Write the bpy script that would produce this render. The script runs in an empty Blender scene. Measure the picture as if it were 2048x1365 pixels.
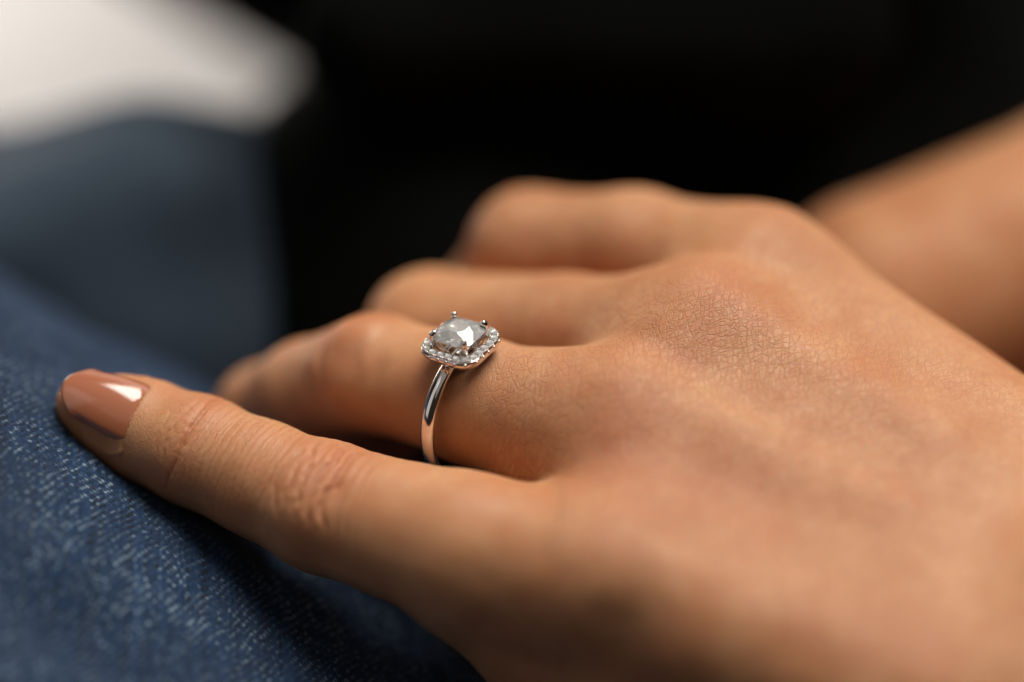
import bpy, bmesh, math
import numpy as np
from mathutils import Matrix, Vector

# ------------------------------------------------------------------ camera, world, lights, exposure
C = bpy.context.scene.collection
SC = bpy.context.scene
PITCH = 32.0
LENS, SENS, DIST = 85.0, 36.0, 300.0          # mm
TGT = Vector((0, 0, 0.62))
ROT = Matrix.Rotation(math.radians(90 - PITCH), 3, 'X')
RN = np.array(ROT)
TN = np.array(TGT)

def W(p):
    """hand-space millimetres (x right, y up the sight line's normal, z towards the viewer) -> metres in the room"""
    return (np.asarray(p, float) @ RN.T) * 0.001 + TN

def D(v):
    return Vector(np.asarray(v, float) @ RN.T)

def P(px, py, z=0.0):
    k = SENS / LENS / 2048.0 * (DIST - z)
    return np.array([(px - 1024) * k, (682.5 - py) * k, z])

cam = bpy.data.cameras.new('camera')
cam.lens, cam.sensor_width = LENS, SENS
cam.clip_start, cam.clip_end = 0.01, 50
cam.dof.use_dof = True
cam.dof.focus_distance = 0.3035
cam.dof.aperture_fstop = 3.1
cam.dof.aperture_blades = 0
co = bpy.data.objects.new('camera', cam)
C.objects.link(co)
co.location = W((0, 0, DIST))
co.rotation_euler = ROT.to_euler()
SC.camera = co

w = bpy.data.worlds.new('World')
SC.world = w
w.use_nodes = True
bg = w.node_tree.nodes['Background']
bg.inputs[0].default_value = (1.0, 0.80, 0.62, 1)
bg.inputs[1].default_value = 0.022

def area(name, loc, target, size, size_y, energy, col=(1, 1, 1)):
    l = bpy.data.lights.new(name, 'AREA')
    l.shape = 'RECTANGLE'
    l.size, l.size_y, l.energy, l.color = size, size_y, energy, col
    o = bpy.data.objects.new(name, l)
    C.objects.link(o)
    o.location = loc
    d = Vector(target) - Vector(loc)
    o.rotation_euler = d.to_track_quat('-Z', 'Y').to_euler()
    return o

LDIR = np.array([0.29, 0.90, 0.31]); LDIR /= np.linalg.norm(LDIR)
area('window_light', W(LDIR * 900 + np.array([0, 0, 0])), W((0, 0, -5)), 0.66, 0.52, 12.2, (1.0, 0.95, 0.87))
area('overhead_fill', TGT + Vector((0.1, -0.15, 1.5)), TGT, 2.6, 2.6, 4.6, (1.0, 0.94, 0.86))  # added lamp overhead: brightens the stone and softens the shading
area('left_fill', W((-860, 330, 690)), W((0, 0, 0)), 0.5, 1.3, 1.0, (1.0, 0.96, 0.92))  # added lamp, no window known here: pale streak on the band, weak fill
area('wall_fill', W((-420, 330, -450)), W((-300, 200, -900)), 0.4, 0.4, 5.0, (1.0, 0.96, 0.92))  # added lamp out of view, only to brighten the wall

SC.render.engine = 'CYCLES'
cy = SC.cycles
cy.use_denoising = True
cy.max_bounces = 16
cy.transmission_bounces = 14
cy.glossy_bounces = 8
cy.diffuse_bounces = 4
cy.caustics_reflective = False
cy.caustics_refractive = True
cy.sample_clamp_indirect = 6.0
SC.view_settings.view_transform = 'Standard'
SC.view_settings.look = 'None'
SC.view_settings.exposure = 0.0
SC.view_settings.gamma = 1.0

# ------------------------------------------------------------------ maths helpers
def nrm(v):
    v = np.asarray(v, float)
    return v / np.linalg.norm(v)

def cap(p, a, b, ra, rb):
    ab = b - a
    t = np.clip(((p - a) @ ab) / (ab @ ab), 0, 1)
    return np.linalg.norm(p - (a + t[:, None] * ab), axis=1) - (ra + (rb - ra) * t)

def segd(p, a, b):
    ab = b - a
    t = np.clip(((p - a) @ ab) / (ab @ ab), 0, 1)
    return np.linalg.norm(p - (a + t[:, None] * ab), axis=1), t

def smin(a, b, k):
    h = np.clip(0.5 + 0.5 * (b - a) / k, 0, 1)
    return b + (a - b) * h - k * h * (1 - h)

def chain(p, pts, rs, k):
    d = None
    for i in range(len(pts) - 1):
        c = cap(p, pts[i], pts[i + 1], rs[i], rs[i + 1])
        d = c if d is None else smin(d, c, k)
    return d

def hash3(i, j, k, seed):
    n = (i * 374761393 + j * 668265263 + k * 2147483647 + seed * 974634777) & 0xffffffff
    n = ((n ^ (n >> 13)) * 1274126177) & 0xffffffff
    n = ((n ^ (n >> 15)) * 2246822519) & 0xffffffff
    return ((n ^ (n >> 16)) & 0xffffff) / float(0xffffff)

def vnoise(p, size, seed=0):
    q = p / size
    i = np.floor(q).astype(np.int64)
    f = q - i
    f = f * f * (3 - 2 * f)
    out = 0
    for dx in (0, 1):
        for dy in (0, 1):
            for dz in (0, 1):
                wgt = (f[:, 0] if dx else 1 - f[:, 0]) * (f[:, 1] if dy else 1 - f[:, 1]) * (f[:, 2] if dz else 1 - f[:, 2])
                out = out + wgt * hash3(i[:, 0] + dx, i[:, 1] + dy, i[:, 2] + dz, seed)
    return out * 2 - 1

def cells(u, v, seed=0):
    """2-D cell pattern: distance to the border between cells (0 on a border)"""
    iu, iv = np.floor(u).astype(np.int64), np.floor(v).astype(np.int64)
    f1 = np.full(u.shape, 9.0); f2 = np.full(u.shape, 9.0)
    z = np.zeros_like(iu)
    for a in (-1, 0, 1):
        for b in (-1, 0, 1):
            cu = iu + a + 0.1 + 0.8 * hash3(iu + a, iv + b, z, seed)
            cv = iv + b + 0.1 + 0.8 * hash3(iu + a, iv + b, z, seed + 7)
            d = np.hypot(u - cu, v - cv)
            f2 = np.where(d < f1, f1, np.minimum(f2, d))
            f1 = np.minimum(f1, d)
    return f2 - f1

def smooth01(x, a, b):
    t = np.clip((x - a) / (b - a), 0, 1)
    return t * t * (3 - 2 * t)

def surface_nets(F, org, h):
    s = F < 0
    c = np.zeros(tuple(n - 1 for n in F.shape), np.int8)
    for dx in (0, 1):
        for dy in (0, 1):
            for dz in (0, 1):
                c += s[dx:F.shape[0] - 1 + dx, dy:F.shape[1] - 1 + dy, dz:F.shape[2] - 1 + dz]
    ii = np.argwhere((c > 0) & (c < 8))
    idx = np.full(c.shape, -1, np.int64)
    idx[ii[:, 0], ii[:, 1], ii[:, 2]] = np.arange(len(ii))
    acc = np.zeros((len(ii), 3)); cnt = np.zeros(len(ii))
    cor = [(a, b, d) for a in (0, 1) for b in (0, 1) for d in (0, 1)]
    for m in range(8):
        for n in range(m + 1, 8):
            A, B = np.array(cor[m]), np.array(cor[n])
            if np.abs(A - B).sum() != 1:
                continue
            fa = F[ii[:, 0] + A[0], ii[:, 1] + A[1], ii[:, 2] + A[2]]
            fb = F[ii[:, 0] + B[0], ii[:, 1] + B[1], ii[:, 2] + B[2]]
            x = (fa < 0) != (fb < 0)
            t = fa[x] / (fa[x] - fb[x])
            acc[x] += A + (B - A) * t[:, None]
            cnt[x] += 1
    V = org + (ii + acc / cnt[:, None]) * h
    Q = []
    for ax in range(3):
        o1, o2 = [(1, 2), (2, 0), (0, 1)][ax]
        sl = [slice(1, -1)] * 3
        lo, hi = list(sl), list(sl)
        lo[ax] = slice(0, -1); hi[ax] = slice(1, None)
        df = s[tuple(lo)] != s[tuple(hi)]
        e = np.argwhere(df)
        g = e.copy()
        for o in (o1, o2):
            g[:, o] += 1
        ins = s[g[:, 0], g[:, 1], g[:, 2]]
        def cell(d1, d2):
            q = g.copy(); q[:, o1] += d1; q[:, o2] += d2
            return idx[q[:, 0], q[:, 1], q[:, 2]]
        a, b, c2, d = cell(-1, -1), cell(0, -1), cell(0, 0), cell(-1, 0)
        quad = np.stack([a, b, c2, d], 1)
        quad[~ins] = quad[~ins][:, ::-1]
        Q.append(quad)
    Q = np.concatenate(Q)
    return V, Q[(Q >= 0).all(1)]

def mesh_sdf(f, lo, hi, h):
    """closed quad mesh of f(p)=0, evaluated finely only near the surface"""
    r = 4
    n = np.ceil((np.asarray(hi) - lo) / (h * r)).astype(int)
    lo = np.asarray(lo, float)
    g = np.stack(np.meshgrid(*[np.arange(k) for k in n], indexing='ij'), -1).reshape(-1, 3)
    cc = f(lo + (g * r + (r - 1) / 2) * h)
    Fc = cc.reshape(n)
    F = np.repeat(np.repeat(np.repeat(Fc, r, 0), r, 1), r, 2).astype(np.float32)
    near = g[np.abs(cc) < h * r * 1.6]
    sub = np.stack(np.meshgrid(*[np.arange(r)] * 3, indexing='ij'), -1).reshape(-1, 3)
    ptsi = (near[:, None, :] * r + sub[None]).reshape(-1, 3)
    for s0 in range(0, len(ptsi), 400000):
        q = ptsi[s0:s0 + 400000]
        F[q[:, 0], q[:, 1], q[:, 2]] = f(lo + q * h)
    F[0] = F[-1] = 9; F[:, 0] = F[:, -1] = 9; F[:, :, 0] = F[:, :, -1] = 9
    V, Q = surface_nets(F, lo, h)
    for _ in range(2):                                   # settle the points on the surface
        d = f(V); e = 0.1
        G = np.stack([f(V + np.eye(3)[k] * e) - f(V - np.eye(3)[k] * e) for k in range(3)], 1) / (2 * e)
        G /= np.maximum((G ** 2).sum(1, keepdims=True), 0.2)
        V = V - np.clip(d, -h, h)[:, None] * G
    return V, Q

def relax(V, Q, wgt, n):
    e = np.concatenate([Q[:, [0, 1]], Q[:, [1, 2]], Q[:, [2, 3]], Q[:, [3, 0]]])
    for _ in range(n):
        s = np.zeros_like(V); c = np.zeros(len(V))
        for k in range(3):
            s[:, k] = np.bincount(e[:, 0], V[e[:, 1], k], len(V)) + np.bincount(e[:, 1], V[e[:, 0], k], len(V))
        c = np.bincount(e[:, 0], minlength=len(V)) + np.bincount(e[:, 1], minlength=len(V))
        V = V + wgt[:, None] * 0.6 * (s / c[:, None] - V)
    return V

def raw_mesh(name, V, Q):
    me = bpy.data.meshes.new(name)
    V = np.asarray(V, np.float32); Q = np.asarray(Q, np.int32)
    me.vertices.add(len(V)); me.vertices.foreach_set('co', V.ravel())
    k = Q.shape[1]
    me.loops.add(Q.size); me.loops.foreach_set('vertex_index', Q.ravel())
    me.polygons.add(len(Q))
    me.polygons.foreach_set('loop_start', np.arange(len(Q), dtype=np.int32) * k)
    me.update(calc_edges=True)
    me.polygons.foreach_set('use_smooth', np.ones(len(Q), bool))
    return me

def verts(me):
    a = np.empty(len(me.vertices) * 3, np.float32); me.vertices.foreach_get('co', a)
    return a.reshape(-1, 3).astype(float)

def normals(me):
    a = np.empty(len(me.vertices) * 3, np.float32); me.vertex_normals.foreach_get('vector', a)
    return a.reshape(-1, 3).astype(float)

def subdivide(me, lv=1):
    o = bpy.data.objects.new('tmp', me); C.objects.link(o)
    m = o.modifiers.new('s', 'SUBSURF'); m.levels = lv; m.render_levels = lv
    dg = bpy.context.evaluated_depsgraph_get()
    out = bpy.data.meshes.new_from_object(o.evaluated_get(dg))
    bpy.data.objects.remove(o); bpy.data.meshes.remove(me)
    return out

def attr_f(me, name, vals):
    a = me.attributes.new(name, 'FLOAT', 'POINT'); a.data.foreach_set('value', np.asarray(vals, np.float32))

def attr_c(me, name, rgb):
    a = me.attributes.new(name, 'FLOAT_COLOR', 'POINT')
    a.data.foreach_set('color', np.concatenate([rgb, np.ones((len(rgb), 1))], 1).astype(np.float32).ravel())

def link(name, me, mat, parent=None, label=None, cat=None, group=None, kind=None, base=None):
    """base: hand-space mm point that becomes the object's origin (vertices given in hand-space mm)"""
    o = bpy.data.objects.new(name, me)
    C.objects.link(o)
    if base is not None:
        v = W(verts(me)) - W(base)
        me.vertices.foreach_set('co', v.astype(np.float32).ravel()); me.update()
        o.location = W(base)
    if parent is not None:
        o.parent = parent
        o.location = Vector(o.location) - Vector(parent.location)
    me.materials.clear(); me.materials.append(mat)
    for k, x in (('label', label), ('category', cat), ('group', group), ('kind', kind)):
        if x: o[k] = x
    return o

def empty(name, base, **props):
    o = bpy.data.objects.new(name, None); C.objects.link(o)
    o.location = W(base); o.empty_display_size = 0.01
    for k, x in props.items(): o[k] = x
    return o

# ------------------------------------------------------------------ materials
class NT:
    def __init__(s, name):
        s.m = bpy.data.materials.new(name); s.m.use_nodes = True
        s.t = s.m.node_tree; s.b = s.t.nodes['Principled BSDF']
    def n(s, typ, **kw):
        x = s.t.nodes.new(typ)
        for k, v in kw.items():
            if k in x.inputs.keys() if isinstance(k, str) else False: x.inputs[k].default_value = v
            else: setattr(x, k, v)
        return x
    def l(s, a, b): s.t.links.new(a, b)
    def math(s, op, a, b=None):
        x = s.t.nodes.new('ShaderNodeMath'); x.operation = op
        for i, v in enumerate((a, b)):
            if v is None: continue
            if isinstance(v, (int, float)): x.inputs[i].default_value = v
            else: s.l(v, x.inputs[i])
        return x.outputs[0]
    def mix(s, f, a, b):
        x = s.t.nodes.new('ShaderNodeMix'); x.data_type = 'RGBA'
        for i, v in ((0, f), (6, a), (7, b)):
            if isinstance(v, (int, float)): x.inputs[i].default_value = v
            elif isinstance(v, tuple): x.inputs[i].default_value = (*v, 1)
            else: s.l(v, x.inputs[i])
        return x.outputs[2]
    def ramp(s, f, lo, hi):
        x = s.t.nodes.new('ShaderNodeMapRange'); x.interpolation_type = 'SMOOTHSTEP'
        s.l(f, x.inputs[0]); x.inputs[1].default_value = lo; x.inputs[2].default_value = hi
        return x.outputs[0]

def skin_material(name, fine=True):
    k = NT(name); b = k.b
    tc = k.n('ShaderNodeTexCoord').outputs['Object']
    mp = k.n('ShaderNodeMapping'); mp.inputs['Scale'].default_value = (1000, 1000, 1000); k.l(tc, mp.inputs[0])
    mm = mp.outputs[0]
    big = k.n('ShaderNodeTexNoise'); k.l(mm, big.inputs['Vector']); big.inputs['Scale'].default_value = 0.11; big.inputs['Detail'].default_value = 4
    red = k.n('ShaderNodeAttribute', attribute_name='redness').outputs['Fac']
    col = k.mix(k.ramp(big.outputs[0], 0.35, 0.68), (0.575, 0.292, 0.143), (0.495, 0.216, 0.094))
    col = k.mix(red, col, (0.46, 0.155, 0.072))
    blot = k.n('ShaderNodeTexNoise'); k.l(mm, blot.inputs['Vector']); blot.inputs['Scale'].default_value = 0.33; blot.inputs['Detail'].default_value = 3
    col = k.mix(k.math('MULTIPLY', k.ramp(blot.outputs[0], 0.42, 0.7), 0.20), col, (0.51, 0.205, 0.092))
    col = k.mix(k.math('MULTIPLY', k.ramp(blot.outputs[0], 0.48, 0.28), 0.22), col, (0.61, 0.36, 0.20))
    fine_n = k.n('ShaderNodeTexNoise'); k.l(mm, fine_n.inputs['Vector']); fine_n.inputs['Scale'].default_value = 0.9; fine_n.inputs['Detail'].default_value = 3
    col = k.mix(k.math('MULTIPLY', k.ramp(fine_n.outputs[0], 0.4, 0.75), 0.22), col, (0.47, 0.20, 0.11))
    b.inputs['Roughness'].default_value = 0.5
    b.inputs['Specular IOR Level'].default_value = 0.46
    b.inputs['Subsurface Weight'].default_value = 0.55
    b.inputs['Subsurface Radius'].default_value = (1.0, 0.36, 0.18)
    b.inputs['Subsurface Scale'].default_value = 0.0022
    if not fine:
        b.inputs['Roughness'].default_value = 0.6; b.inputs['Specular IOR Level'].default_value = 0.3
    if fine:
        tx = k.n('ShaderNodeAttribute', attribute_name='along').outputs['Vector']
        warp = k.n('ShaderNodeTexNoise'); k.l(tx, warp.inputs['Vector']); warp.inputs['Scale'].default_value = 0.45; warp.inputs['Detail'].default_value = 3
        add = k.n('ShaderNodeVectorMath', operation='MULTIPLY_ADD'); k.l(warp.outputs['Color'], add.inputs[0])
        add.inputs[1].default_value = (0.8, 0.8, 0.3); k.l(tx, add.inputs[2])
        def vor(sx_, sy_, rot, shift, wd):
            m1 = k.n('ShaderNodeMapping'); k.l(add.outputs[0], m1.inputs[0]); m1.inputs['Rotation'].default_value = (0, 0, math.radians(rot))
            m2 = k.n('ShaderNodeMapping'); k.l(m1.outputs[0], m2.inputs[0])
            m2.inputs['Scale'].default_value = (sx_, sy_, 0.25); m2.inputs['Location'].default_value = (shift, shift * 0.7, shift * 0.3)
            v = k.n('ShaderNodeTexVoronoi', feature='DISTANCE_TO_EDGE'); k.l(m2.outputs[0], v.inputs['Vector']); v.inputs['Scale'].default_value = 1.0
            return k.ramp(v.outputs['Distance'], 0.0, wd)
        v1 = vor(1.25, 0.34, 30, 0, 0.085)
        v2 = vor(1.4, 0.38, -36, 9, 0.085)
        v3 = vor(3.0, 2.0, 5, 17, 0.18)
        v1 = k.math('MULTIPLY', v1, v2)
        lines = k.math('ADD', k.math('MULTIPLY', v1, 0.72), k.math('MULTIPLY', v3, 0.40))
        amt = k.n('ShaderNodeAttribute', attribute_name='lines').outputs['Fac']
        wv = k.n('ShaderNodeTexWave', wave_type='BANDS', bands_direction='X'); k.l(tx, wv.inputs['Vector'])
        wv.inputs['Scale'].default_value = 0.30; wv.inputs['Distortion'].default_value = 2.6; wv.inputs['Detail'].default_value = 2.0; wv.inputs['Detail Scale'].default_value = 1.4
        fl = k.n('ShaderNodeAttribute', attribute_name='finger_lines').outputs['Fac']
        wl = k.math('MULTIPLY', k.math('SUBTRACT', 1.0, k.ramp(wv.outputs['Fac'], 0.0, 0.30)), fl)
        lines = k.math('SUBTRACT', lines, k.math('MULTIPLY', wl, 2.3))
        hgt = k.math('ADD', k.math('MULTIPLY', lines, amt), k.math('MULTIPLY', fine_n.outputs[0], 0.25))
        bp = k.n('ShaderNodeBump'); bp.inputs['Strength'].default_value = 0.7; bp.inputs['Distance'].default_value = 0.00009
        k.l(hgt, bp.inputs['Height']); k.l(bp.outputs[0], b.inputs['Normal'])
        dark = k.math('MULTIPLY', k.math('SUBTRACT', 1.0, v1), k.math('MULTIPLY', amt, 0.48))
        dark = k.math('ADD', dark, k.math('MULTIPLY', wl, 0.30))
        col = k.mix(dark, col, (0.40, 0.15, 0.075))
    k.l(col, b.inputs['Base Color'])
    return k.m

def plain(name, col, rough, metallic=0.0, **kw):
    k = NT(name)
    k.b.inputs['Base Color'].default_value = (*col, 1)
    k.b.inputs['Roughness'].default_value = rough
    k.b.inputs['Metallic'].default_value = metallic
    for a, v in kw.items(): k.b.inputs[a.replace('_', ' ')].default_value = v
    return k

M_SKIN = skin_material('skin')
M_SKIN2 = skin_material('arm_skin', fine=False)

k = plain('nail_polish', (0.40, 0.135, 0.068), 0.16)
k.b.inputs['Coat Weight'].default_value = 1.0; k.b.inputs['Coat Roughness'].default_value = 0.04
k.b.inputs['Subsurface Weight'].default_value = 0.2; k.b.inputs['Subsurface Scale'].default_value = 0.001
M_NAIL = k.m

k = plain('white_gold', (0.80, 0.755, 0.72), 0.07, 1.0)
tc = k.n('ShaderNodeTexCoord').outputs['Object']
nz = k.n('ShaderNodeTexNoise'); nz.inputs['Scale'].default_value = 1500; k.l(tc, nz.inputs['Vector'])
k.l(k.math('ADD', k.math('MULTIPLY', nz.outputs[0], 0.08), 0.03), k.b.inputs['Roughness'])
M_GOLD = k.m

k = plain('diamond', (0.99, 0.985, 0.98), 0.0)
k.b.inputs['Transmission Weight'].default_value = 0.73; k.b.inputs['IOR'].default_value = 2.3
M_DIA = k.m
k = plain('small_diamond', (0.99, 0.985, 0.98), 0.02)
k.b.inputs['Transmission Weight'].default_value = 0.62; k.b.inputs['IOR'].default_value = 2.3
M_DIA2 = k.m

k = NT('denim'); b = k.b
at = k.n('ShaderNodeAttribute', attribute_name='weave').outputs['Color']
tc = k.n('ShaderNodeTexCoord').outputs['Object']
nz = k.n('ShaderNodeTexNoise'); nz.inputs['Scale'].default_value = 60; nz.inputs['Detail'].default_value = 5; k.l(tc, nz.inputs['Vector'])
k.l(k.mix(k.math('MULTIPLY', k.ramp(nz.outputs[0], 0.4, 0.7), 0.35), at, (0.012, 0.022, 0.045)), b.inputs['Base Color'])
nf = k.n('ShaderNodeTexNoise'); nf.inputs['Scale'].default_value = 5000; nf.inputs['Detail'].default_value = 2; k.l(tc, nf.inputs['Vector'])
bp = k.n('ShaderNodeBump'); bp.inputs['Strength'].default_value = 0.5; bp.inputs['Distance'].default_value = 0.0001; k.l(nf.outputs[0], bp.inputs['Height']); k.l(bp.outputs[0], b.inputs['Normal'])
b.inputs['Roughness'].default_value = 0.8; b.inputs['Specular IOR Level'].default_value = 0.25
b.inputs['Sheen Weight'].default_value = 0.05
M_DENIM = k.m

k = plain('black_knit', (0.0028, 0.0032, 0.0028), 0.95)
k.b.inputs['Specular IOR Level'].default_value = 0.06
tc = k.n('ShaderNodeTexCoord').outputs['Object']
nz = k.n('ShaderNodeTexNoise'); nz.inputs['Scale'].default_value = 900; k.l(tc, nz.inputs['Vector'])
bp = k.n('ShaderNodeBump'); bp.inputs['Strength'].default_value = 0.4; bp.inputs['Distance'].default_value = 0.0006; k.l(nz.outputs[0], bp.inputs['Height']); k.l(bp.outputs[0], k.b.inputs['Normal'])
M_BLACK = k.m

k = plain('plaster', (0.78, 0.74, 0.71), 0.85)
tc = k.n('ShaderNodeTexCoord').outputs['Object']
nz = k.n('ShaderNodeTexNoise'); nz.inputs['Scale'].default_value = 7; nz.inputs['Detail'].default_value = 6; k.l(tc, nz.inputs['Vector'])
k.l(k.mix(nz.outputs[0], (0.80, 0.77, 0.745), (0.74, 0.70, 0.67)), k.b.inputs['Base Color'])
M_WALL = k.m

# ------------------------------------------------------------------ hand skeleton (hand-space mm)
IDX = [P(1512, 585, -28), P(1270, 498, -37), P(1060, 498, -45), P(985, 600, -52), P(930, 740, -58), P(945, 850, -56)]
IDXR = [10.6, 8.1, 8.4, 7.3, 7.2, 5.6]
MID = [P(1400, 715, -15), P(1130, 672, -27), P(862, 668, -38.5), P(800, 750, -48), P(740, 880, -56), P(745, 975, -58)]
MIDR = [10.8, 8.2, 8.8, 7.5, 7.4, 5.8]
RIN = [P(1235, 878, -6.5), P(1085, 838, -8.5), P(954, 803, -11.8), P(748, 744, -19.6), P(620, 788, -31), P(535, 830, -40), P(522, 858, -55)]
RINR = [10.3, 8.5, 8.0, 7.5, 7.2, 7.0, 5.8]
PNK = [P(1215, 1165, 8), P(930, 1101, 3), P(648, 1014, -3), P(520, 958, -6.2), P(395, 902, -9.2), P(290, 862, -11.6), P(215, 832, -11.8), P(165, 808, -11.4)]
PNKR = [10.4, 9.4, 8.0, 7.1, 6.95, 6.4, 5.0, 3.4]
WR = [P(2330, 1195, 0), P(2310, 1300, 6), P(2260, 1420, 12), P(2200, 1560, 20)]
WRR = [13.0, 13.5, 14.0, 14.0]
MCP = [IDX[0], MID[0], RIN[0], PNK[0]]
MCR = [10.6, 10.8, 10.6, 10.2]
PALM = []
for i in range(3):
    AX_ = nrm(WR[2] - RIN[0])
    for s in np.linspace(0, 1, 5)[:(5 if i == 2 else 4)]:
        dip = 0.3 * math.sin(math.pi * s)
        PALM.append((MCP[i] * (1 - s) + MCP[i + 1] * s + AX_ * (2.6 if i == 2 else 1.0) * math.sin(math.pi * s), WR[i] * (1 - s) + WR[i + 1] * s,
                     MCR[i] * (1 - s) + MCR[i + 1] * s - dip, WRR[i] * (1 - s) + WRR[i + 1] * s))
DORS = nrm((0.115, 0.69, 0.71))
PALMAR = -DORS
HYP = [(P(1200, 1290, -3), WR[3] + PALMAR * 10 + np.array([0, -4, 0]), 11.5, 17.0), (P(985, 1170, 0), P(1260, 1340, -2), 8.8, 12.5)]
ARMW = (WR[1] * 0.6 + WR[3] * 0.4, P(2900, 1760, 24), 21.0, 25.0)
THUMB = [WR[0] + PALMAR * 14, P(1900, 1000, -42), P(1560, 960, -58), P(1330, 980, -66)]
THUMBR = [13.0, 11.5, 9.5, 7.5]

VAL_A, VAL_B = P(1215, 905, 7), P(1530, 1010, 11)
DIM = P(1230, 1258, 15)
DIM2 = P(1300, 1215, 17)

def palm_d(p):
    d = None
    for a, b, ra, rb in PALM:
        c = cap(p, a, b, ra, rb)
        d = c if d is None else smin(d, c, 1.2)
    for a, b, ra, rb in HYP:
        d = smin(d, cap(p, a, b, ra, rb), 6)
    d = smin(d, cap(p, *ARMW), 10)
    d = smin(d, chain(p, THUMB, THUMBR, 4), 6)
    return d

def pinky_d(p):
    return chain(p, PNK, PNKR, 1.6)

def hand_d(p):
    pm = palm_d(p)
    out = None
    for pts, rs, kk in ((IDX, IDXR, 7), (MID, MIDR, 7), (RIN, RINR, 6), (PNK, PNKR, 4)):
        f = chain(p, pts, rs, 2.0)
        if pts is RIN:
            f = smin(f, cap(p, RIN[0] + np.array([0, -3.5, -2.5]), RIN[1] * 0.8 + RIN[2] * 0.2 + np.array([0, -2.2, -1.5]), 9.0, 7.6), 2.0)
        f = smin(f, pm, kk)
        out = f if out is None else smin(out, f, 0.5)
    d, t = segd(p, VAL_A, VAL_B)
    out = out + 0.55 * np.exp(-(d / 4.2) ** 2)
    out = out + 1.6 * np.exp(-(((p - DIM) ** 2).sum(1)) / 5.2 ** 2) + 0.6 * np.exp(-(((p - DIM2) ** 2).sum(1)) / 6.0 ** 2)
    d, t = segd(p, MID[0] + DORS * 10.5, MID[0] * 0.5 + WR[1] * 0.5 + DORS * 11)
    out = out - 0.7 * np.exp(-(d / 3.5) ** 2)
    d, t = segd(p, RIN[0] + DORS * 10.5, RIN[0] * 0.5 + WR[2] * 0.5 + DORS * 11)
    out = out - 0.6 * np.exp(-(d / 3.5) ** 2)
    return out

lo = np.array([-64, -92, -92]); hi = np.array([118, 30, 46])
V, Q = mesh_sdf(hand_d, lo, hi, 0.55)
pw = smooth01(hand_d(V) * 0 + V[:, 0] * 0.8 - V[:, 1] * 0.3, 14, 26)
V = relax(V, Q, 0.25 + 0.75 * pw, 4)
me = subdivide(raw_mesh('hand', V, Q), 1)

# ---- skin relief: creases of the little finger, knuckle folds, nail fold
V = verts(me); N = normals(me)
PD = nrm((0.05, 0.42, 0.90))                         # dorsal side of the little finger
def finger_coords(p, pts, dors):
    best = np.full(len(p), 1e9); tt = np.zeros(len(p)); th = np.zeros(len(p)); acc = 0.0
    for i in range(len(pts) - 1):
        a, b = pts[i], pts[i + 1]; L = np.linalg.norm(b - a); e = (b - a) / L
        d, t = segd(p, a, b)
        n = nrm(dors - (dors @ e) * e); s = np.cross(e, n)
        q = p - a
        m = d < best
        best = np.where(m, d, best); tt = np.where(m, acc + t * L, tt)
        th = np.where(m, np.arctan2(q @ s, q @ n), th); acc += L
    return best, tt, th
r_, t_, th_ = finger_coords(V, PNK, PD)
cum = np.concatenate([[0], np.cumsum([np.linalg.norm(PNK[i + 1] - PNK[i]) for i in range(len(PNK) - 1)])])
T_PIP, T_DIP = cum[2], cum[4]
onp = smooth01(r_, 11.5, 9.5) * (t_ > 4)
sx = th_ * 7.2
disp = np.zeros(len(V))
wob = 0.75 * vnoise(np.stack([t_ * 0.35, sx, t_ * 0 + 3], 1), 2.4, 3) + 0.3 * vnoise(np.stack([t_ * 0.5, sx, t_ * 0 + 9], 1), 0.9, 4)
wob2 = 0.22 * vnoise(np.stack([t_ * 0.3, sx, t_ * 0 + 5], 1), 2.6, 13) + 0.10 * vnoise(np.stack([t_, sx, t_ * 0 + 5], 1), 0.8, 14)
def crease(t0, dep, wd, thw, bend=0.0, th0=0.0, wob=wob):
    x = t_ - t0 - wob - bend * (th_ - th0) ** 2
    return -dep * np.exp(-(x / wd) ** 2) * smooth01(np.abs(th_ - th0), thw, thw * 0.35)
disp += crease(T_DIP - 1.0, 0.46, 0.27, 1.6, 0.4, 0, wob2 * 1.4)
disp += crease(T_DIP + 1.2, 0.14, 0.22, 0.9, -0.4)
disp += crease(T_DIP + 2.6, 0.12, 0.22, 0.7, -0.6)
rs = np.random.RandomState(4)
for x in np.arange(T_DIP - 1.9, T_PIP + 3.0, -0.92):
    disp += crease(x + rs.uniform(-.25, .25), rs.uniform(0.06, 0.13), 0.20, rs.uniform(1.1, 1.8), 0.35, 0, wob2)
dt = t_ - T_PIP + 0.4
el = np.hypot((dt + 0.4 * wob) / 4.4, (sx + 0.6) / 5.6)
inn = smooth01(el, 1.15, 0.75)
disp += -0.16 * smooth01(dt, -0.5, 2.0) * np.exp(-((el - 1) / 0.08) ** 2) * (0.35 + 0.65 * smooth01(np.abs(sx), 5.2, 2.5)) * smooth01(sx, -6.5, -4.5)
for x, dp, bd, wd_ in ((2.4, 0.20, 0.7, 0.42), (0.7, 0.30, 0.25, 0.40), (-1.0, 0.32, -0.15, 0.45), (-2.8, 0.36, -0.6, 0.5)):
    disp += 1.5 * crease(T_PIP - 0.4 + x, dp, wd_, 1.2, bd, 0.12) * smooth01(th_, -0.95, -0.25)
    disp += 0.5 * crease(T_PIP + 0.4 + x, dp * 0.6, wd_ * 0.6, 1.05, -bd * 0.6, 0.2, wob * -0.8)
for x, dp, bd in ((5.6, 0.12, 0.5), (4.2, 0.12, 0.4), (-4.6, 0.14, -0.6), (-6.0, 0.10, -0.5), (-7.4, 0.06, -0.5)):
    disp += crease(T_PIP - 0.4 + x, dp, 0.34, 1.5, bd, 0, wob2 * 1.5)
pipw = np.exp(-(dt / 3.6) ** 2) * smooth01(np.abs(th_ + 0.05), 1.2, 0.3)
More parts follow.
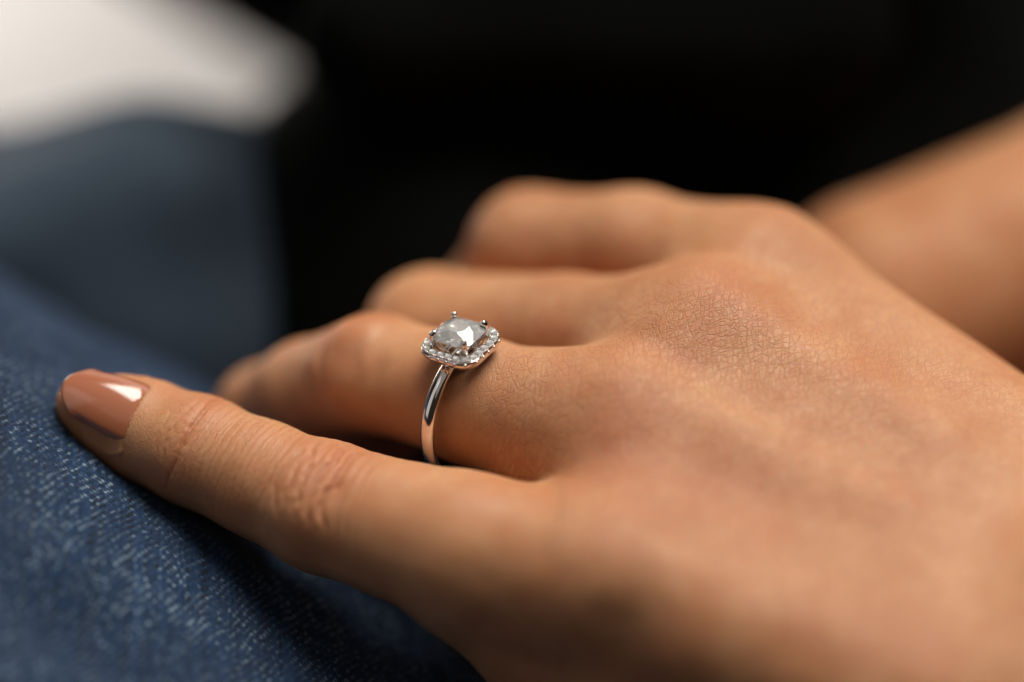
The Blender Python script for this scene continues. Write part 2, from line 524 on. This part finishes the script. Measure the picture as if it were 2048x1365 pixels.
ce = cells((t_ + wob * 1.2) / 2.0, sx / 2.9 + 0.4 * wob, 5)
disp += -0.30 * np.exp(-((dt + 3.6) / 0.9) ** 2 - ((sx + 0.3) / 1.8) ** 2)
disp += pipw * (0.26 + 0.10 * vnoise(np.stack([t_, sx, t_ * 0], 1), 2.2, 15))
ce2 = cells((t_ + wob) / 0.9, sx / 1.25, 11)
dipw = np.exp(-((t_ - T_DIP) / 3.0) ** 2) * smooth01(np.abs(th_), 1.2, 0.3)
disp += -0.06 * (dipw + 0.3 * pipw) * (1 - smooth01(ce2, 0.0, 0.3))
disp *= onp
# nail fold
T_CUT = cum[5] - 0.35
cut = T_CUT + 1.5 * (th_ / 0.9) ** 2
xc = t_ - cut
nf = np.where(xc < -0.15, np.exp(-((xc + 0.15) / 1.3) ** 2), np.exp(-((xc + 0.15) / 0.22) ** 2)) * smooth01(np.abs(th_), 1.15, 0.8) * (r_ < 9)
disp += 0.30 * nf
side = np.exp(-((np.abs(th_) - 1.12) / 0.16) ** 2) * (t_ > cut) * (t_ < cum[-1] - 2) * (r_ < 9)
disp += 0.18 * side
# ring finger middle joint folds
r2, t2, th2 = finger_coords(V, RIN, nrm((-0.2, 0.68, 0.70)))
cr = np.concatenate([[0], np.cumsum([np.linalg.norm(RIN[i + 1] - RIN[i]) for i in range(len(RIN) - 1)])])
w2 = np.exp(-((t2 - cr[3]) / 4.0) ** 2) * smooth01(np.abs(th2), 1.3, 0.4) * smooth01(r2, 12, 10)
disp += w2 * (0.35 * vnoise(np.stack([t2, th2 * 3.5, t2 * 0], 1), 2.0, 8) - 0.3 * np.exp(-((t2 - cr[3] - 1.5) / 0.7) ** 2))
# faint unevenness of the whole back of the hand
hand_w = smooth01(V[:, 0], 6, 16)
disp += 0.28 * hand_w * vnoise(V, 9.0, 21) + 0.10 * vnoise(V, 3.5, 22)
# transverse folds at the root of the ring finger
d3, t3 = segd(V, P(1120, 760, 0), P(1190, 860, 4))
V2 = V + N * disp[:, None]
me.vertices.foreach_set('co', V2.astype(np.float32).ravel()); me.update()

red = 0.50 * np.exp(-((t_ - T_PIP) / 5.0) ** 2) * onp * smooth01(np.abs(th_), 1.4, 0.3)
red += 0.35 * np.exp(-((t_ - T_DIP) / 3.0) ** 2) * onp + 0.25 * np.exp(-((t_ - cum[-1]) / 6.0) ** 2) * onp
red += 0.5 * w2
dv, _ = segd(V, VAL_A, VAL_B); red += 0.5 * np.exp(-(dv / 6) ** 2)
for q, a, s in ((MID[0] + DORS * 10, 0.4, 7), (RIN[0] + DORS * 9, 0.3, 7), (IDX[0] + DORS * 10, 0.15, 7), (PNK[0] + PD * 9, 0.25, 8), (RIN[-1], 0.7, 9)):
    red += a * np.exp(-((V - q) ** 2).sum(1) / s ** 2)
red += np.clip(-disp, 0, 0.5) * 1.1 * onp
red = np.clip(red + 0.12 * vnoise(V, 6, 31), 0, 1)
attr_f(me, 'redness', red)
lines = 0.25 + 0.75 * smooth01(V[:, 0], -8, 2) * (1 - 0.25 * smooth01(V[:, 0], 40, 60))
lines = np.where(onp > 0.5, 0.35, lines)
attr_f(me, 'lines', lines)
attr_f(me, 'finger_lines', (onp > 0.5) * smooth01(t_, T_PIP + 2.0, T_PIP + 4.5) * smooth01(t_, T_DIP - 0.6, T_DIP - 1.8) * smooth01(np.abs(th_), 1.5, 0.5))
AL = nrm(WR[1] - MID[0]); AN = nrm(DORS - (DORS @ AL) * AL); AC = np.cross(AN, AL)
tex = np.stack([V @ AL, V @ AC, V @ AN], 1)
tex[onp > 0.5] = np.stack([t_, sx, r_ * 0], 1)[onp > 0.5]
av = me.attributes.new('along', 'FLOAT_VECTOR', 'POINT'); av.data.foreach_set('vector', tex.astype(np.float32).ravel())
HAND0 = P(1235, 1300, -10)
hand = link('hand', me, M_SKIN, base=HAND0, cat='hand',
            label='slim hand lying across blue jeans, little finger stretched out, diamond ring on its ring finger')

# ------------------------------------------------------------------ fingernail of the little finger
e1 = nrm(PNK[7] - PNK[5]); nd = nrm(PD - (PD @ e1) * e1); e2 = np.cross(e1, nd)
def nail():
    NA, NB = 26, 25
    L = 12.2
    o0 = PNK[5] - e1 * 0.6
    A, Bb = np.meshgrid(np.arange(NA) / (NA - 1), np.linspace(-1, 1, NB), indexing='ij')
    a, bb = A.ravel(), Bb.ravel()
    s = L * a + (1.5 * bb * bb) * (1 - a) - 2.6 * np.abs(bb) ** 2.4 * a
    be = bb * (0.78 - 0.10 * a)
    dr = np.cos(be)[:, None] * nd + np.sin(be)[:, None] * e2
    c0 = o0 + e1 * s[:, None]
    lo_, hi_ = np.zeros(len(s)), np.full(len(s), 12.0)          # how far out the skin lies
    for _ in range(30):
        md = (lo_ + hi_) / 2
        ins = pinky_d(c0 + dr * md[:, None]) < 0
        lo_ = np.where(ins, md, lo_); hi_ = np.where(ins, hi_, md)
    prof = 6.50 + 0.085 * s - 0.021 * s * s
    m = np.maximum(lo_ + 0.10, prof)
    edge = smooth01(np.abs(bb), 0.8, 1.0) * (1 - smooth01(a, 0.75, 1.0))
    rr = m + 0.12 - 0.55 * np.exp(-(a / 0.07) ** 2) - 0.35 * edge
    top = c0 + dr * rr[:, None]
    top = np.array(top)
    ctr = np.array([o0 + e1 * ((p - o0) @ e1) for p in top])
    inn = top - 0.55 * (top - ctr) / np.linalg.norm(top - ctr, axis=1)[:, None]
    Vn = np.concatenate([top, inn]); n = NA * NB
    F = []
    for i in range(NA - 1):
        for j in range(NB - 1):
            q = [i * NB + j, i * NB + j + 1, (i + 1) * NB + j + 1, (i + 1) * NB + j]
            F.append(q[::-1]); F.append([x + n for x in q])
    rim = [j for j in range(NB)] + [i * NB + NB - 1 for i in range(1, NA)] + [(NA - 1) * NB + j for j in range(NB - 2, -1, -1)] + [i * NB for i in range(NA - 2, 0, -1)]
    for a, b in zip(rim, rim[1:] + rim[:1]):
        F.append([a, b, b + n, a + n])
    m = raw_mesh('fingernail', Vn, np.array(F))
    bm = bmesh.new(); bm.from_mesh(m); bmesh.ops.recalc_face_normals(bm, faces=bm.faces); bm.to_mesh(m); bm.free()
    return subdivide(m, 1)
link('fingernail', nail(), M_NAIL, hand, base=PNK[6])

# ------------------------------------------------------------------ ring
ax = nrm((0.83, -0.25, 0.49)); rb = np.array([0.545, 0.515, -0.655]); rb = nrm(rb - (rb @ ax) * ax); rn = np.cross(ax, rb)
RR = 8.85
HZ = RR + 1.75                                       # height of the halo above the finger's axis
HC = P(921, 684, -4.6)
RC = HC - rn * HZ - ax * 0.2
ring = empty('ring', RC, label='silver engagement ring with square halo of small diamonds, worn on the ring finger', category='ring')
def L3(a, b, h):                                     # ring-local: a along finger, b across, h up from halo plane
    return HC + ax * a * 1.07 + rb * b * 1.07 + rn * h

def tube(path_frames, prof):
    Vt, F = [], []
    n, m = len(path_frames), len(prof)
    for c, u, v in path_frames:
        for x, y in prof: Vt.append(c + u * x + v * y)
    for i in range(n):
        for j in range(m):
            F.append([i * m + j, i * m + (j + 1) % m, ((i + 1) % n) * m + (j + 1) % m, ((i + 1) % n) * m + j])
    m_ = raw_mesh('tube', np.array(Vt), np.array(F))
    bm = bmesh.new(); bm.from_mesh(m_); bmesh.ops.recalc_face_normals(bm, faces=bm.faces); bm.to_mesh(m_); bm.free()
    return m_
fr = []
for i in range(160):
    t = 2 * math.pi * i / 160
    u = math.cos(t) * rn + math.sin(t) * rb
    wd = 1.0 - 0.12 * math.exp(-((t if t < math.pi else 2 * math.pi - t) / 0.6) ** 2)
    fr.append((RC + u * RR, u, ax * wd))
prof = []
for i in range(28):
    t = 2 * math.pi * i / 28
    x, y = math.cos(t), math.sin(t)
    prof.append(((0.72 if x > 0 else 0.38) * math.copysign(abs(x) ** 0.9, x), 0.98 * math.copysign(abs(y) ** 0.85, y)))
link('band', tube(fr, prof), M_GOLD, ring, base=RC)

def rsq(half, rad, n):                               # rounded square outline, n points per corner arc and side, by arc length
    pts = []
    s = half - rad
    for q, (cx, cy) in enumerate(((s, s), (-s, s), (-s, -s), (s, -s))):
        for i in range(n):
            t = math.pi / 2 * (q + i / (n - 1))
            pts.append((cx + rad * math.cos(t), cy + rad * math.sin(t)))
    pts = np.array(pts + pts[:1])
    out = [pts[0]]
    return pts
def resample(pts, N, off=0.0):
    d = np.concatenate([[0], np.cumsum(np.linalg.norm(np.diff(pts, axis=0), axis=1))])
    t = (np.arange(N) + off) / N * d[-1]
    return np.stack([np.interp(t, d, pts[:, 0]), np.interp(t, d, pts[:, 1])], 1)
NH = 22
MIDO = rsq(3.40, 1.75, 14)
halo_pts = resample(MIDO, NH, 0.5)
path = resample(MIDO, 160)
fr = []
for i in range(160):
    c = path[i]; tg = path[(i + 1) % 160] - path[i - 1]; tg /= np.linalg.norm(tg); nn = np.array([tg[1], -tg[0]])
    fr.append((L3(c[0], c[1], 0), ax * nn[0] + rb * nn[1], rn))
sc_ = [(-0.80, -0.06), (-0.55, 0.08), (0.40, 0.10), (0.58, 0.02), (0.66, -0.12), (0.68, -0.45), (0.60, -0.80), (0.42, -1.05), (0.1, -1.15), (-0.45, -1.05), (-0.78, -0.7), (-0.84, -0.3)]
link('halo', tube(fr, sc_), M_GOLD, ring, base=HC)
# basket under the halo
fr = []
pth = resample(rsq(1.75, 0.9, 12), 96)
for i in range(96):
    c = pth[i]; tg = pth[(i + 1) % 96] - pth[i - 1]; tg /= np.linalg.norm(tg); nn = np.array([tg[1], -tg[0]])
    fr.append((L3(c[0], c[1], -1.35), ax * nn[0] + rb * nn[1], rn))
pr = [(0.34 * math.cos(2 * math.pi * i / 14), 0.42 * math.sin(2 * math.pi * i / 14)) for i in range(14)]
link('gallery_rail', tube(fr, pr), M_GOLD, ring, base=HC)

def hull(points):
    bm = bmesh.new()
    for p in points: bm.verts.new(p)
    bmesh.ops.convex_hull(bm, input=bm.verts)
    bmesh.ops.dissolve_limit(bm, angle_limit=0.02, verts=bm.verts, edges=bm.edges)
    bmesh.ops.recalc_face_normals(bm, faces=bm.faces)
    m = bpy.data.meshes.new('stone'); bm.to_mesh(m); bm.free()
    for p in m.polygons: p.use_smooth = False
    return m
# centre stone: cushion cut
def cushion():
    pts = []
    gh, gr = 2.72, 1.6
    g = resample(rsq(gh, gr, 12), 24, 0.0)
    for x, y in g:
        pts.append((x, y, 1.25)); pts.append((x, y, 1.18))
    rs = np.random.RandomState(9)
    for i in range(8):
        t = math.pi / 8 + math.pi / 4 * i
        pts.append((1.30 * math.cos(t), 1.30 * math.sin(t), 2.22))
    for i in range(8):
        t = math.pi / 4 * i
        r = (2.20 if i % 2 else 2.02) + rs.uniform(-.03, .03)
        pts.append((r * math.cos(t), r * math.sin(t), 1.84 + rs.uniform(-.02, .02)))
    for i in range(8):
        t = math.pi / 4 * i + math.pi / 8
        r = 2.0 + rs.uniform(-.05, .05)
        pts.append((r * math.cos(t), r * math.sin(t), 0.60 + rs.uniform(-.05, .05)))
    for i in range(8):
        t = math.pi / 4 * i
        r = (1.45 if i % 2 else 1.15) + rs.uniform(-.05, .05)
        pts.append((r * math.cos(t), r * math.sin(t), -0.15 + rs.uniform(-.05, .05)))
    pts.append((0.03, -0.02, -1.05))
    return hull([L3(p[0], p[1], p[2] + 0.2) for p in pts])
link('centre_diamond', cushion(), M_DIA, ring, base=HC)

def prong(sa, sb):
    a = np.array([L3(sa * 1.2, sb * 1.2, -1.4), L3(sa * 2.15, sb * 2.15, 0.4), L3(sa * 2.30, sb * 2.30, 1.30), L3(sa * 2.24, sb * 2.24, 1.88), L3(sa * 2.10, sb * 2.10, 2.12)])
    r = [0.34, 0.34, 0.36, 0.42, 0.40]
    f = lambda p: chain(p, a, r, 0.12)
    V, Q = mesh_sdf(f, a.min(0) - 0.7, a.max(0) + 0.7, 0.09)
    return subdivide(raw_mesh('prong', V, Q), 1)
for sa, sb in ((1, 1), (1, -1), (-1, -1), (-1, 1)):
    link('prong', prong(sa, sb), M_GOLD, ring, base=HC)

# the halo's little round diamonds
def accent():
    pts = []
    R_ = 0.56
    for i in range(12):
        t = 2 * math.pi * i / 12
        pts.append((R_ * math.cos(t), R_ * math.sin(t), 0.14)); pts.append((R_ * math.cos(t), R_ * math.sin(t), 0.10))
    for i in range(6):
        t = 2 * math.pi * (i + 0.5) / 6
        pts.append((0.32 * math.cos(t), 0.32 * math.sin(t), 0.34))
    pts.append((0, 0, -0.38))
    return hull([ax * p[0] + rb * p[1] + rn * p[2] for p in pts])
acc = accent()
acc.vertices.foreach_set('co', (np.asarray(verts(acc)) @ RN.T * 0.001).astype(np.float32).ravel()); acc.update()
acc.materials.append(M_DIA2)
for i, (x, y) in enumerate(halo_pts):
    o = bpy.data.objects.new('accent_diamond', acc); C.objects.link(o); o.parent = ring
    o.location = Vector(W(L3(x, y, 0.10))) - Vector(ring.location)
# the beads that hold them
bm = bmesh.new()
for i in range(NH):
    p, q = halo_pts[i], halo_pts[(i + 1) % NH]
    m = (p + q) / 2; tg = q - p; tg = tg / np.linalg.norm(tg); nn = np.array([tg[1], -tg[0]])
    for off, rr_ in ((0.46, 0.15), (-0.42, 0.14)):
        for sgn in ((-1, 1) if off > 0 else (0,)):
            c = m + nn * off + tg * 0.13 * sgn
            bmesh.ops.create_uvsphere(bm, u_segments=10, v_segments=8, radius=rr_, matrix=Matrix.Translation(L3(c[0], c[1], 0.20)))
    # scallop under each stone on the outer wall
    tg2 = halo_pts[(i + 1) % NH] - halo_pts[i - 1]; tg2 /= np.linalg.norm(tg2); n2 = np.array([tg2[1], -tg2[0]])
    c = p + n2 * 0.55
    bmesh.ops.create_uvsphere(bm, u_segments=10, v_segments=8, radius=0.24, matrix=Matrix.Translation(L3(c[0], c[1], -0.28)))
m = bpy.data.meshes.new('beads'); bm.to_mesh(m); bm.free()
for p in m.polygons: p.use_smooth = True
link('beads', m, M_GOLD, ring, base=HC, kind='stuff')

# ------------------------------------------------------------------ jeans: the near thigh under the hand, the far leg behind
jeans = empty('jeans', P(500, 1365, -60), label='blue denim jeans under the hand, one thigh sharp in front and one blurred behind', category='jeans')
A_ = nrm((0.885, -0.465, 0.0)); W_ = nrm((0.465, 0.885, 0.0)); Z_ = np.array([0, 0, 1.0])
R_L = 105.0
S0 = P(265, 1010, -2)
PH0 = math.radians(30)
AX0 = S0 - R_L * (math.cos(PH0) * W_ + math.sin(PH0) * Z_)
us = np.concatenate([np.linspace(-240, -42, 60), np.arange(-41.9, 62, 0.15), np.linspace(62.3, 240, 60)])
f0, f1 = math.radians(8), math.radians(58)
ph = np.concatenate([np.linspace(math.radians(-120), f0 - 0.003, 60), np.arange(f0, f1, 0.15 / R_L), np.linspace(f1 + 0.003, math.radians(215), 70)])
UU, FF = np.meshgrid(us, ph, indexing='ij')
u = UU.ravel(); f = FF.ravel(); s = f * R_L
nrm_ = np.cos(f)[:, None] * W_ + np.sin(f)[:, None] * Z_
base = AX0 + u[:, None] * A_ + R_L * nrm_
uv = np.stack([u, s, u * 0], 1)
low = -7.5 * smooth01(u, -22, 45) - 1.6 * np.exp(-((s - 76 - 0.12 * u) / 5.5) ** 2) + 2.6 * vnoise(uv * np.array([1, 0.55, 1]), 26, 51) + 1.0 * vnoise(uv * np.array([0.6, 1, 1]), 11, 52) + 0.35 * vnoise(uv, 4.5, 53)
fine = smooth01(u, -41.5, -38) * smooth01(u, 61.5, 58) * smooth01(f, f0, f0 + 0.03) * smooth01(f, f1, f1 - 0.03)
ang = math.radians(24)
wx = 0.5 * vnoise(uv, 4.0, 61) + 0.18 * vnoise(uv, 1.1, 63); wy = 0.5 * vnoise(uv, 4.3, 62) + 0.18 * vnoise(uv, 1.2, 64)
pu = (u * math.cos(ang) - s * math.sin(ang) + wx) / 0.38
pv = (u * math.sin(ang) + s * math.cos(ang) + wy) / 0.47
iu = np.floor(pu).astype(np.int64); iv = np.floor(pv).astype(np.int64); fu = pu - iu; fv = pv - iv
weft = ((iu + iv) % 3 == 0)
zz = np.zeros_like(iu)
hw = np.sqrt(np.clip(1 - (2 * fu - 1) ** 2, 0, 1)); hf = np.sqrt(np.clip(1 - (2 * fv - 1) ** 2, 0, 1))
ph3 = ((iu + iv) % 3 - 1 + fv - 0.5) / 1.0                 # warp floats arch between two weft crossings
hgt = np.where(weft, 0.55 * hf * (0.6 + 0.4 * hw), hw * (0.65 + 0.35 * np.cos(np.clip((ph3 - 0.5), -1, 1) * math.pi / 2)))
h1 = hash3(iu, iv, zz, 71); h2 = hash3(iu, zz, zz, 72); h3 = hash3(iu // 1, iv // 3, zz, 73)
wear = np.clip(0.5 + 0.6 * vnoise(uv, 7.0, 75) + 0.4 * vnoise(uv, 2.0, 76), 0, 1)
blue = np.array([0.010, 0.040, 0.110]); deep = np.array([0.003, 0.009, 0.022]); pale = np.array([0.33, 0.44, 0.54])
cw = deep + (blue * 1.25 - deep) * np.clip(0.15 + 0.75 * h2 + 0.4 * (h3 - 0.5) + 0.35 * (wear - 0.5), 0, 1.3)[:, None]
fleck = np.clip((h1 - 0.25) * 1.35, 0, 1) ** 1.5 * (0.25 + 0.75 * wear)
cf = blue + (pale - blue) * (fleck * (0.5 + 0.5 * hf))[:, None]
wc = np.where(weft[:, None], cf, cw) * (0.75 + 0.5 * hash3(np.arange(len(u)), zz, zz, 77))[:, None]
topw = np.clip((hgt - 0.8) * 4, 0, 1) * (~weft) * wear * (h1 > 0.62)
wc = wc + (pale * 0.7 - wc) * (0.5 * topw)[:, None]
mean = np.array([0.018, 0.046, 0.102])
wc = (mean + (wc - mean) * fine[:, None]) * 0.72
pos = base + nrm_ * (low + 0.20 * (hgt - 0.5) * fine)[:, None]
near = np.linalg.norm(pos - P(500, 1000, 0), axis=1) < 75
for _ in range(4):
    pp = pos[near]
    d = np.minimum(hand_d(pp), pinky_d(pp))
    pen = np.where(d < 4.0, 0.02 + np.clip(0.25 - d, 0, 6), 0)
    pos[near] = pp - nrm_[near] * np.clip(0.25 - d, 0, 5)[:, None]
nu, nf_ = len(us), len(ph)
ids = np.arange(nu * nf_).reshape(nu, nf_)
Q = np.stack([ids[:-1, :-1], ids[1:, :-1], ids[1:, 1:], ids[:-1, 1:]], -1).reshape(-1, 4)
nn = np.cross(pos[Q[0, 1]] - pos[Q[0, 0]], pos[Q[0, 3]] - pos[Q[0, 0]])
if nn @ nrm_[Q[0, 0]] < 0: Q = Q[:, ::-1]
me = raw_mesh('trouser_leg', pos, Q)
attr_c(me, 'weave', wc)
link('trouser_leg', me, M_DENIM, jeans, base=P(500, 1365, -60), label='near thigh in sharp blue denim under the little finger')

def leg2(p):
    d = cap(p, P(-900, 925, -130), P(330, 655, -118), 50, 37.5)
    d = smin(d, cap(p, P(330, 655, -118), P(1000, 700, -122), 37.5, 38), 8)
    d = smin(d, cap(p, P(-300, 560, -84), P(330, 380, -86), 8, 8), 14)
    return d + 1.6 * vnoise(p, 22, 81)
V, Q = mesh_sdf(leg2, np.array([-240, -90, -190]), np.array([30, 80, -60]), 1.6)
me = raw_mesh('trouser_leg', V, Q)
attr_c(me, 'weave', np.tile(np.array([0.036, 0.056, 0.082]), (len(V), 1)))
link('trouser_leg', me, M_DENIM, jeans, base=P(500, 1365, -60), label='blurred far leg in dark blue denim')

# ------------------------------------------------------------------ black top behind, the other arm, the pale wall
def top_d(p):
    d = cap(p, P(60, -890, -210), P(2210, 400, -210), 62, 80)
    d = smin(d, cap(p, P(965, 600, -112), P(2500, 700, -190), 46, 70), 20)
    d = smin(d, cap(p, P(925, 565, -168), P(2500, 700, -190), 51, 70), 24)
    d = smin(d, cap(p, P(765, 75, -68), P(1600, 50, -74), 11, 16), 6)  # overhanging hem, this roll and the next added to shade the far leg
    d = smin(d, cap(p, P(775, 55, -90), P(1600, 30, -96), 12, 18), 6)
    d = smin(d, cap(p, P(1400, 100, -215), P(2600, 100, -230), 60, 90), 20)
    d = smin(d, cap(p, P(980, 1000, -116), P(2300, 1100, -170), 44, 60), 20)
    d = smin(d, cap(p, np.array([-3., 97., -76.]), np.array([66., 113., -84.]), 35, 42), 20)  # unseen bulge above the view, added to block light from the far leg
    return d + 1.5 * vnoise(p, 18, 91) + 2.5 * vnoise(p, 45, 92)
V, Q = mesh_sdf(top_d, np.array([-150, -170, -330]), np.array([330, 220, -34]), 3.0)
me = subdivide(raw_mesh('black_top', V, Q), 1)
link('black_top', me, M_BLACK, base=P(1200, 900, -200), cat='top', label='loose black top filling the dark blurred background behind the hand')

def arm_d(p):
    d = cap(p, P(1780, 622, -72), P(2330, 452, -78), 19, 23)
    d = smin(d, cap(p, P(2330, 452, -78), P(3200, 120, -90), 23, 30), 6)
    return d + 0.5 * vnoise(p, 14, 95)
V, Q = mesh_sdf(arm_d, np.array([25, -45, -130]), np.array([210, 100, -35]), 1.5)
me = subdivide(raw_mesh('forearm', V, Q), 1)
vv = verts(me)
attr_f(me, 'redness', np.clip(0.25 + 0.4 * vnoise(vv, 18, 96), 0, 1))
link('forearm', me, M_SKIN2, base=P(2000, 600, -75), cat='arm', label='blurred bare forearm behind the hand at the right edge')

bm = bmesh.new()
z0 = -720
vs = [W((-900, 500, 0)) , ]
yw = W((0, 0, z0))[1]
for x, z in ((-1.6, -0.2), (1.6, -0.2), (1.6, 2.2), (-1.6, 2.2)): bm.verts.new((x, yw, z))
bm.verts.ensure_lookup_table()
fc = bm.faces.new(bm.verts[:])
ext = bmesh.ops.extrude_face_region(bm, geom=[fc])
bmesh.ops.translate(bm, verts=[v for v in ext['geom'] if isinstance(v, bmesh.types.BMVert)], vec=(0, 0.12, 0))
bmesh.ops.recalc_face_normals(bm, faces=bm.faces)
m = bpy.data.meshes.new('wall'); bm.to_mesh(m); bm.free()
link('wall', m, M_WALL, kind='structure', label='pale out of focus wall in the upper left corner')
